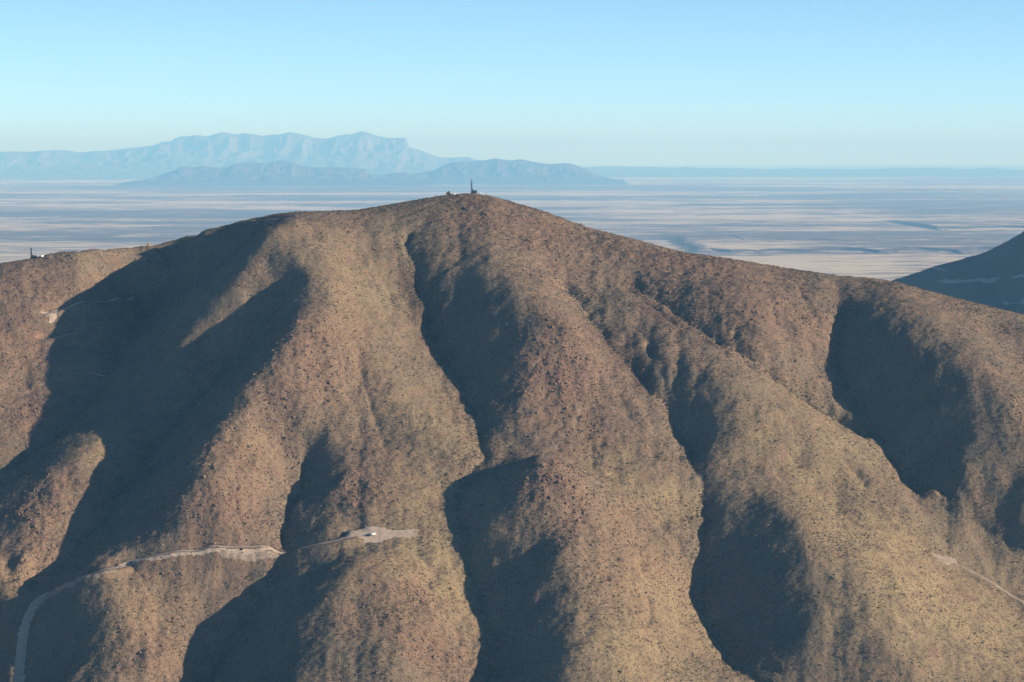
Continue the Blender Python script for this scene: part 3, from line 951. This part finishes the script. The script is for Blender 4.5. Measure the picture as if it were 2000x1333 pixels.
def scatter(name, x, y, scl, meshes, proto_objs, label, sink=0.05, tilt=.15):
    z = surf(x, y) - sink * scl
    n_ = len(x)
    me = bpy.data.meshes.new(name)
    me.vertices.add(n_)
    me.vertices.foreach_set('co', np.stack([x, y, z], -1).astype(np.float32).ravel())
    a = me.attributes.new('scl', 'FLOAT_VECTOR', 'POINT')
    a.data.foreach_set('vector', (scl[:, None] * rng.uniform(.75, 1.25, (n_, 3))).astype(np.float32).ravel())
    a = me.attributes.new('rot', 'FLOAT_VECTOR', 'POINT')
    a.data.foreach_set('vector', np.stack([rng.normal(0, tilt, n_), rng.normal(0, tilt, n_), rng.uniform(0, 6.283, n_)], -1).astype(np.float32).ravel())
    a = me.attributes.new('pick', 'INT', 'POINT')
    a.data.foreach_set('value', rng.integers(0, len(proto_objs), n_).astype(np.int32))
    o = bpy.data.objects.new(name, me); COL.objects.link(o)
    o['kind'] = 'stuff'; o['label'] = label
    ng = bpy.data.node_groups.new(name, 'GeometryNodeTree')
    ng.interface.new_socket('Geometry', in_out='INPUT', socket_type='NodeSocketGeometry')
    ng.interface.new_socket('Geometry', in_out='OUTPUT', socket_type='NodeSocketGeometry')
    N, L = ng.nodes, ng.links
    gi, go = N.new('NodeGroupInput'), N.new('NodeGroupOutput')
    m2p = N.new('GeometryNodeMeshToPoints'); iop = N.new('GeometryNodeInstanceOnPoints'); gti = N.new('GeometryNodeGeometryToInstance')
    for p_ in reversed(proto_objs):
        oi = N.new('GeometryNodeObjectInfo'); oi.inputs['Object'].default_value = p_; oi.transform_space = 'ORIGINAL'
        L.new(oi.outputs['Geometry'], gti.inputs[0])
    def attr(nm, typ):
        q = N.new('GeometryNodeInputNamedAttribute'); q.data_type = typ; q.inputs['Name'].default_value = nm
        return q.outputs['Attribute']
    e2r = N.new('FunctionNodeEulerToRotation')
    L.new(gi.outputs[0], m2p.inputs[0]); L.new(m2p.outputs[0], iop.inputs['Points']); L.new(gti.outputs[0], iop.inputs['Instance'])
    iop.inputs['Pick Instance'].default_value = True
    L.new(attr('pick', 'INT'), iop.inputs['Instance Index'])
    L.new(attr('rot', 'FLOAT_VECTOR'), e2r.inputs[0]); L.new(e2r.outputs[0], iop.inputs['Rotation'])
    L.new(attr('scl', 'FLOAT_VECTOR'), iop.inputs['Scale'])
    L.new(iop.outputs[0], go.inputs[0])
    md = o.modifiers.new('scatter', 'NODES'); md.node_group = ng
    return o


def keep(x, y, p):
    return rng.uniform(0, 1, len(x)) < p * grid_at(OFFROAD, x, y)


def place(px, py):
    if py < 860:
        return ('high on the left shaded basin and knoll' if px < 560 else 'high on the lit slope between shoulder and central gully' if px < 850 else
                'high on the spur below the summit rig' if px < 1150 else 'high on the long diagonal ridge right of centre' if px < 1620 else 'high on the shaded right hand spur')
    return ('low down by the curving road at the lower left' if px < 240 else 'on the spur below the bench track' if px < 440 else 'in the shaded gully below the bench track' if px < 690 else
            'on the slope around and below the drill pad' if px < 930 else 'on the small dome and its lower spur' if px < 1180 else 'on the broad face right of the small dome' if px < 1380 else
            'around the big shaded hollow at lower right' if px < 1640 else 'on the golden slope by the right hand track')


# shrubs
x, y = sample(330000)
pr = .42 + .6 * fbm(x / 42, y / 42, 4, 301) + .35 * grid_at(ASPECT, x, y) + .8 * grid_at(GULLY, x, y) - .30 * grid_at(GRASS, x, y) - .15 * grid_at(ROCKY, x, y)
k = keep(x, y, np.clip(pr, .06, 1)); x, y = x[k], y[k]
s = np.clip(rng.lognormal(math.log(.36), .36, len(x)), .18, .95) * (1 + .5 * grid_at(GULLY, x, y))
z = surf(x, y)
px, py = visible(x, y, z)
seen = (px > 8) & (px < 1992) & (py < 1325) & (((z + s - CAMZ) / y) >= grid_at(slope_run, x, y) - 1e-4)
size = np.where(seen, s / y, 0)
order = np.argsort(-size)
big_, rest = order[:300], order[300:]
sh_objs = []
for i in big_:
    o = put('shrub', shrub_meshes[int(rng.integers(3))], (x[i], y[i], z[i] - .05), float(s[i]), float(rng.uniform(0, 6.28)),
            'larger dark shrub ' + place(px[i], py[i]), 'shrub', 'larger shrubs ' + place(px[i], py[i]))
    sh_objs.append(o)
protos = []
for q in shrub_meshes:
    protos.append(next(o for o in sh_objs if o.data == q))
scatter('desert_scrub', x[rest], y[rest], s[rest], shrub_meshes, protos, 'small dark desert scrub speckling the whole mountainside')

# dry grass tufts
x, y = sample(190000)
pr = .35 + .40 * fbm(x / 22, y / 22, 3, 311) + .60 * grid_at(GRASS, x, y) - .15 * grid_at(ROCKY, x, y) - .4 * grid_at(SCREE, x, y)
k = keep(x, y, np.clip(pr, .05, 1)); x, y = x[k], y[k]
s = np.clip(rng.lognormal(math.log(.42), .3, len(x)), .2, .9)
tp = [put('grass_tuft', q, (x[i], y[i], float(surf(x[i], y[i]))), float(s[i]), 0.0, 'single pale dry grass tuft ' + place(*[float(q_) for q_ in visible(x[i], y[i], surf(x[i], y[i]))]), 'grass tuft', 'single grass tufts') for i, q in enumerate(tuft_meshes)]
scatter('dry_grass', x[2:], y[2:], s[2:], tuft_meshes, tp, 'pale yellow dry grass growing over the mountainside')

# talus
x, y = sample(190000)
pr = .10 + .12 * fbm(x / 25, y / 25, 3, 321) + .85 * grid_at(ROCKY, x, y) + .5 * grid_at(SCREE, x, y)
k = keep(x, y, np.clip(pr, .03, 1)); x, y = x[k], y[k]
s = np.clip(rng.lognormal(math.log(.48), .42, len(x)), .2, 1.6) * (.8 + .5 * grid_at(ROCKY, x, y))
z = surf(x, y); px, py = visible(x, y, z)
seen = (px > 8) & (px < 1992) & (py < 1325) & (((z + s - CAMZ) / y) >= grid_at(slope_run, x, y) - 1e-4)
order = np.argsort(-np.where(seen, s / y, 0)); big_, rest = order[:250], order[250:]
rk = []
for i in big_:
    rk.append(put('boulder', rock_meshes[int(rng.integers(3))], (x[i], y[i], z[i] - .2 * s[i]), float(s[i]), float(rng.uniform(0, 6.28)),
                  'large reddish boulder ' + place(px[i], py[i]), 'boulder', 'reddish boulders ' + place(px[i], py[i])))
protos = [next(o for o in rk if o.data == q) for q in rock_meshes]
scatter('loose_rock', x[rest], y[rest], s[rest], rock_meshes, protos, 'reddish brown loose rock and talus strewn over the slopes', sink=.2, tilt=.4)

# pale rubble beside the knoll track, single pale stones by the bench track
for i in range(70):
    t = rnd.random()
    c = hit(185 + 105 * t + rnd.uniform(-8, 8), 490 + 16 * t + rnd.uniform(-4, 5))
    put('pale_boulder', pale_meshes[i % 2], c - np.array([0, 0, .1]), rnd.uniform(.35, .9), rnd.uniform(0, 6.28), 'pale grey block in the band of rubble on the left knoll', 'boulder', 'pale rubble on the left knoll')
for i in range(26):
    c = hit(rnd.uniform(110, 235), rnd.uniform(655, 725))
    put('pale_boulder', pale_meshes[i % 2], c - np.array([0, 0, .1]), rnd.uniform(.3, .6), rnd.uniform(0, 6.28), 'small pale stone in the shaded hollow at the left', 'boulder', 'pale stones in the shaded hollow')
for (a, b_, s, lab) in [(275, 1076, .8, 'white boulder at the left end of the bench track'), (318, 1065, .7, 'white boulder above the bend of the bench track'), (352, 1038, .6, 'small white boulder below the short spur track'),
                        (794, 1035, .5, 'small white stone at the right end of the drill pad'), (752, 1050, .5, 'pale stone on the lower edge of the drill pad'), (1319, 781, .6, 'white boulder beside the gully in the middle right slope')]:
    put('pale_boulder', pale_meshes[0], hit(a, b_) - np.array([0, 0, .1]), s, rnd.uniform(0, 6.28), lab, 'boulder')
for i in range(40):
    a = rnd.choice([(430, 560, 1070, 1086), (38, 60, 1195, 1330), (700, 815, 1030, 1058)])
    c = hit(rnd.uniform(a[0], a[1]), rnd.uniform(a[2], a[3]))
    put('pale_boulder', pale_meshes[i % 2], c - np.array([0, 0, .05]), rnd.uniform(.2, .42), rnd.uniform(0, 6.28), 'pale stone thrown up along the edge of a dirt road or pad', 'boulder', 'pale stones along the road edges')

# scrub on the neighbouring hill, and the yuccas that break its skyline
n_ = 9000
xx_ = rng.uniform(560, 1000, n_); yy_ = rng.uniform(3300, 4330, n_)
zz_ = np.array([rsurf(a, c) for a, c in zip(xx_, yy_)])
_surf = surf
def surf(x, y):
    return zz_
scatter('hill_scrub', xx_, yy_, np.clip(rng.lognormal(math.log(.9), .3, n_), .5, 2), shrub_meshes, [next(o for o in sh_objs if o.data == q) for q in shrub_meshes], 'dark scrub on the shaded hill at the right edge')
surf = _surf
m_stem = plain_mat('yucca_trunk', (.16, .12, .08), .9)


def yucca(loc, h, seed, label):
    r = random.Random(seed)
    e = bpy.data.objects.new('yucca', None); COL.objects.link(e)
    e.location = [float(c) for c in loc]
    e['label'] = label; e['category'] = 'yucca'; e['group'] = 'yuccas on the skyline of the right hill'
    V, F = [], []
    for k in range(6):
        a = k * math.pi / 3
        V += [(math.cos(a) * .22, math.sin(a) * .22, 0), (math.cos(a) * .13, math.sin(a) * .13, h * .7)]
    for k in range(6):
        F.append((2 * k, 2 * ((k + 1) % 6), 2 * ((k + 1) % 6) + 1, 2 * k + 1))
    mesh_obj('trunk', V, F, m_stem, e)
    V, F = [], []
    for k in range(46):
        a = r.uniform(0, 6.283); el = r.uniform(-.5, 1.4); l = r.uniform(.6, 1.0) * h * .38
        d = Vector((math.cos(a) * math.cos(el), math.sin(a) * math.cos(el), math.sin(el))) * l
        s_ = Vector((-math.sin(a), math.cos(a), 0)) * .07 * h * .35
        o = Vector((0, 0, h * .7)); i = len(V)
        V += [o + s_, o - s_, o + d]; F.append((i, i + 1, i + 2))
    mesh_obj('crown', V, F, m_shrub, e)


for i, (a, b_, lab) in enumerate([(1898, 499, 'tall yucca standing at the lower end of the right hill skyline'), (1910, 496, 'yucca beside the tallest one on the right hill skyline'), (1937, 488, 'yucca low on the steep part of the right hill skyline'),
                                  (1980, 464, 'topmost yucca on the right hill skyline near the frame edge'), (1823, 520, 'lone yucca on the left shoulder of the right hill')]):
    yucca(rhit(a, b_), 3.4 - .25 * i, 500 + i, lab)

# ------------------------------------------------------------------ machines
m_steel = plain_mat('dark_rig_steel', (.022, .026, .032), .6, .2)
m_green = plain_mat('rig_green_paint', (.022, .045, .045), .5)
m_yel = plain_mat('machine_yellow', (.55, .33, .05), .45)
m_white = plain_mat('white_paint', (.80, .80, .78), .35)
m_rub = plain_mat('rubber', (.02, .02, .02), .8)
m_glass, nt, b = new_mat('dark_glass'); b.inputs['Roughness'].default_value = .1; b.inputs['Specular IOR Level'].default_value = .5
nt.links.new(mix(nt, .5, (.02, .025, .03), (.03, .035, .04)), b.inputs['Base Color'])


class Shape:
    def __init__(self): self.V, self.F = [], []
    def box(self, c, s, taper=1.0, shift=(0, 0)):
        i = len(self.V)
        for z_ in (-1, 1):
            k_ = 1.0 if z_ < 0 else taper
            for (a, b_) in ((-1, -1), (1, -1), (1, 1), (-1, 1)):
                self.V.append((c[0] + a * s[0] / 2 * k_ + (shift[0] if z_ > 0 else 0), c[1] + b_ * s[1] / 2 * k_ + (shift[1] if z_ > 0 else 0), c[2] + z_ * s[2] / 2))
        for f_ in ((3, 2, 1, 0), (4, 5, 6, 7), (0, 1, 5, 4), (1, 2, 6, 5), (2, 3, 7, 6), (3, 0, 4, 7)):
            self.F.append(tuple(i + q for q in f_))
        return self
    def bar(self, a, b_, r, n_=6):
        a, b_ = Vector(a), Vector(b_); d = (b_ - a).normalized(); t1 = d.orthogonal().normalized(); t2 = d.cross(t1); i = len(self.V)
        for p_ in (a, b_):
            for k in range(n_):
                q = p_ + (t1 * math.cos(6.2832 * k / n_) + t2 * math.sin(6.2832 * k / n_)) * r
                self.V.append(tuple(q))
        for k in range(n_):
            self.F.append((i + k, i + (k + 1) % n_, i + n_ + (k + 1) % n_, i + n_ + k))
        self.F.append(tuple(i + k for k in reversed(range(n_)))); self.F.append(tuple(i + n_ + k for k in range(n_)))
        return self
    def loop(self, pts, w):                               # a side profile extruded along y
        i = len(self.V); n_ = len(pts)
        for s_ in (-w / 2, w / 2):
            self.V += [(p_[0], p_[2] + s_, p_[1]) if len(p_) == 3 else (p_[0], s_, p_[1]) for p_ in pts]
        for k in range(n_):
            self.F.append((i + k, i + (k + 1) % n_, i + n_ + (k + 1) % n_, i + n_ + k))
        self.F.append(tuple(i + k for k in reversed(range(n_)))); self.F.append(tuple(i + n_ + k for k in range(n_)))
        return self
    def move(self, d):
        self.V = [(v_[0] + d[0], v_[1] + d[1], v_[2] + d[2]) for v_ in self.V]; return self
    def build(self, name, mat, parent): return mesh_obj(name, self.V, self.F, mat, parent)


def root(name, loc, rz, label, cat, group=None):
    e = bpy.data.objects.new(name, None); COL.objects.link(e)
    e.location = [float(c) for c in loc]; e.rotation_euler = (0, 0, rz)
    e['label'] = label; e['category'] = cat
    if group: e['group'] = group
    return e


def track_loop(l, h):
    return [(-l / 2 + h * .3, 0), (l / 2 - h * .3, 0), (l / 2, h * .35), (l / 2, h * .65), (l / 2 - h * .3, h), (-l / 2 + h * .3, h), (-l / 2, h * .65), (-l / 2, h * .35)]


def drill_rig(loc, rz, h, label):
    e = root('drill_rig', loc, rz, label, 'drill rig', 'drill rigs on the ridge')
    for s_ in (-1, 1):
        t_ = Shape().loop(track_loop(4.2, .85), .5).move((0, s_ * 1.05, 0)).build('track', m_rub, e)
        for k in range(5):
            Shape().bar((-1.5 + .75 * k, s_ * 1.28, .42), (-1.5 + .75 * k, s_ * 1.34, .42), .26, 10).build('roller', m_steel, t_)
    Shape().box((0.2, 0, 1.05), (5.2, 2.3, .35)).build('deck', m_steel, e)
    eh = Shape().box((1.2, 0, 1.9), (2.6, 2.0, 1.35), .94).build('engine_housing', m_green, e)
    Shape().bar((1.6, .6, 2.5), (1.6, .6, 3.3), .1).build('exhaust', m_steel, eh)
    cb = Shape().box((-.8, -.85, 2.05), (1.2, 1.0, 1.7), .9).build('cab', m_green, e)
    Shape().box((-1.42, -.85, 2.35), (.04, .75, .7)).build('window', m_glass, cb)
    mx = -1.9
    ms = Shape()
    for a in (-.45, .45):
        for c in (-.45, .45):
            ms.bar((mx + a, c, .5), (mx + a * .8, c * .8, h), .12, 5)
    nseg = int(h / .8)
    for k in range(nseg):
        z0, z1 = .6 + k * (h - .8) / nseg, .6 + (k + 1) * (h - .8) / nseg
        sgn = 1 if k % 2 else -1
        for c in (-.42, .42):
            ms.bar((mx - .42 * sgn, c, z0), (mx + .42 * sgn, c, z1), .07, 4)
            ms.bar((mx + c, -.42 * sgn, z0), (mx + c, .42 * sgn, z1), .07, 4)
    ms.build('mast', m_steel, e)
    Shape().box((mx, 0, h + .15), (1.0, .9, .5)).build('crown_block', m_steel, e)
    dh = Shape().box((mx - .1, 0, h * .62), (.75, .8, 1.1)).build('drill_head', m_steel, e)
    Shape().bar((mx - .1, 0, .1), (mx - .1, 0, h * .6), .09).build('drill_string', m_steel, dh)
    Shape().box((mx - .55, .1, h * .72), (.25, .5, .9)).build('rod_gripper', m_steel, e)
    rc = Shape()
    for k in range(4):
        rc.bar((mx + .5 + .14 * k, .75, 1.2), (mx + .5 + .14 * k, .75, h * .42), .06, 5)
    rc.build('rod_rack', m_steel, e)
    Shape().bar((.2, .3, 1.3), (mx + .3, .3, h * .45), .09).build('mast_brace', m_steel, e)
    for (a, c) in ((-2.3, -1.3), (-2.3, 1.3), (2.5, -1.3), (2.5, 1.3)):
        j = Shape().bar((a, c, -.1), (a, c, 1.3), .1).build('jack', m_steel, e)
        Shape().box((a, c, -.05), (.5, .5, .1)).build('foot', m_steel, j)
    return e


def dozer(loc, rz, label):
    e = root('bulldozer', loc, rz, label, 'bulldozer', 'yellow bulldozers on the ridge')
    for s_ in (-1, 1):
        t_ = Shape().loop(track_loop(3.0, .95), .5).move((0, s_ * .95, 0)).build('track', m_rub, e)
        for k in range(4):
            Shape().bar((-1.0 + .65 * k, s_ * 1.18, .45), (-1.0 + .65 * k, s_ * 1.24, .45), .25, 10).build('roller', m_yel, t_)
    Shape().box((-.1, 0, .95), (3.0, 1.4, .6)).build('chassis', m_yel, e)
    hd = Shape().box((.75, 0, 1.55), (1.5, 1.15, .8), .95).build('hood', m_yel, e)
    Shape().bar((.8, .3, 1.9), (.8, .3, 2.6), .07).build('exhaust', m_steel, hd)
    cb = Shape().box((-.55, 0, 1.95), (1.1, 1.3, 1.4), .9).build('cab', m_glass, e)
    Shape().box((-.55, 0, 2.72), (1.45, 1.55, .12)).build('roof', m_yel, cb)
    for a in (-1.05, -.05):
        for c in (-.62, .62):
            Shape().bar((a, c, 1.25), (a, c, 2.66), .06, 5).build('post', m_yel, cb)
    Shape().loop([(1.75, .05), (1.95, .0), (1.85, .5), (1.95, 1.05), (1.8, 1.1), (1.68, .5)], 3.0).build('blade', m_yel, e)
    for s_ in (-1, 1):
        Shape().bar((.2, s_ * 1.3, .5), (1.75, s_ * 1.3, .4), .1).build('push_arm', m_yel, e)
    rp = Shape().box((-1.85, 0, .95), (.5, 1.3, .3)).build('ripper_frame', m_yel, e)
    for c in (-.4, .4):
        Shape().loop([(-2.1, .9), (-1.95, .9), (-2.0, .3), (-2.25, .1), (-2.2, .35)], .12).move((0, c, 0)).build('ripper_tooth', m_steel, rp)
    return e


def pickup(loc, rz, label):
    e = root('pickup_truck', loc, rz, label, 'pickup', 'white pickups at the drill sites')
    Shape().loop([(-2.6, .45), (2.6, .45), (2.65, .8), (2.5, 1.05), (1.2, 1.12), (-2.65, 1.1), (-2.68, .6)], 1.85).build('body', m_white, e)
    cb = Shape().loop([(-.75, 1.11), (1.15, 1.11), (.55, 1.72), (-.6, 1.75)], 1.65).build('cab', m_white, e)
    Shape().loop([(.68, 1.62), (1.14, 1.16), (1.18, 1.17), (.72, 1.65)], 1.45).build('windscreen', m_glass, cb)
    for s_ in (-1, 1):
        Shape().loop([(-.6, 1.2), (.85, 1.2), (.48, 1.6), (-.5, 1.62)], .02).move((0, s_ * .835, 0)).build('side_window', m_glass, cb)
    Shape().box((-1.65, 0, 1.2), (1.7, 1.5, .05)).build('bed_floor', m_steel, e)
    for s_ in (-1, 1):
        Shape().box((-1.65, s_ * .88, 1.25), (1.85, .08, .32)).build('bed_side', m_white, e)
    Shape().box((-2.6, 0, 1.25), (.08, 1.7, .32)).build('tailgate', m_white, e)
    for a in (-1.65, 1.7):
        for s_ in (-1, 1):
            w_ = Shape().bar((a, s_ * .70, .38), (a, s_ * .95, .38), .38, 14).build('wheel', m_rub, e)
            Shape().bar((a, s_ * .94, .38), (a, s_ * .97, .38), .2, 10).build('rim', m_steel, w_)
    for s_ in (-1, 1):
        Shape().box((2.58, s_ * .7, .85), (.12, .3, .16)).build('headlight', m_glass, e)
    Shape().box((2.68, 0, .55), (.1, 1.8, .18)).build('bumper', m_steel, e)
    return e


def water_tank(loc, rz, label):
    e = root('water_tank', loc, rz, label, 'tank')
    tk = Shape().bar((-1.2, 0, 1.25), (1.2, 0, 1.25), .72, 16).build('tank_shell', m_white, e)
    Shape().bar((0, 0, 1.9), (0, 0, 2.1), .25, 10).build('hatch', m_white, tk)
    Shape().box((0, 0, .5), (3.0, 1.2, .14)).build('frame', m_steel, e)
    for s_ in (-.8, .8):
        Shape().box((s_, 0, .75), (.16, 1.2, .5)).build('cradle', m_steel, e)
    for s_ in (-1, 1):
        w_ = Shape().bar((0, s_ * .66, .36), (0, s_ * .88, .36), .36, 12).build('wheel', m_rub, e)
        Shape().bar((0, s_ * .87, .36), (0, s_ * .9, .36), .18, 8).build('rim', m_steel, w_)
    Shape().bar((1.5, 0, .5), (2.5, 0, .45), .06).build('drawbar', m_steel, e)
    return e


def on_crest(px, back=0.0):
    u, _ = ray(px, 420)
    f = (u - FU[0]) / (FU[1] - FU[0]); i = int(round(f))
    k = int(np.argmax((H[:, i] - CAMZ) / FY))
    y_ = FY[k] + back
    return np.array([u * y_, y_, float(surf(u * y_, y_))])


drill_rig(on_crest(925.5) + np.array([0, 0, .1]), math.radians(8), 10.9, 'tall dark drill rig standing on the summit of the mountain')
water_tank(on_crest(936.5), math.radians(80), 'white water tank trailer just right of the summit drill rig')
dozer(on_crest(876, 1), math.radians(160), 'yellow bulldozer on the summit left of the tall drill rig')
pickup(on_crest(886, 6) - np.array([0, 0, .4]), math.radians(80), 'white pickup right beside the summit bulldozer')
pickup(on_crest(909, 7) - np.array([0, 0, .4]), math.radians(5), 'white pickup half hidden between bulldozer and summit drill rig')
drill_rig(on_crest(64.5, -3) + np.array([0, 0, -.2]), math.radians(-6), 8.2, 'smaller drill rig on the skyline of the left knoll')
pickup(on_crest(72, 2) - np.array([0, 0, .3]), math.radians(85), 'white pickup next to the drill rig on the left knoll')
pickup(on_crest(81, -2) - np.array([0, 0, .3]), math.radians(70), 'rightmost white pickup beside the left knoll drill rig')
dozer(on_crest(289, 3) - np.array([0, 0, .4]), math.radians(20), 'yellow bulldozer low on the skyline where knoll meets ridge')
pp = hit(729, 1046); pp[2] = float(surf(pp[0], pp[1])) + .2
pickup(pp, math.radians(62), 'white pickup parked on the bare drill pad below the slope')
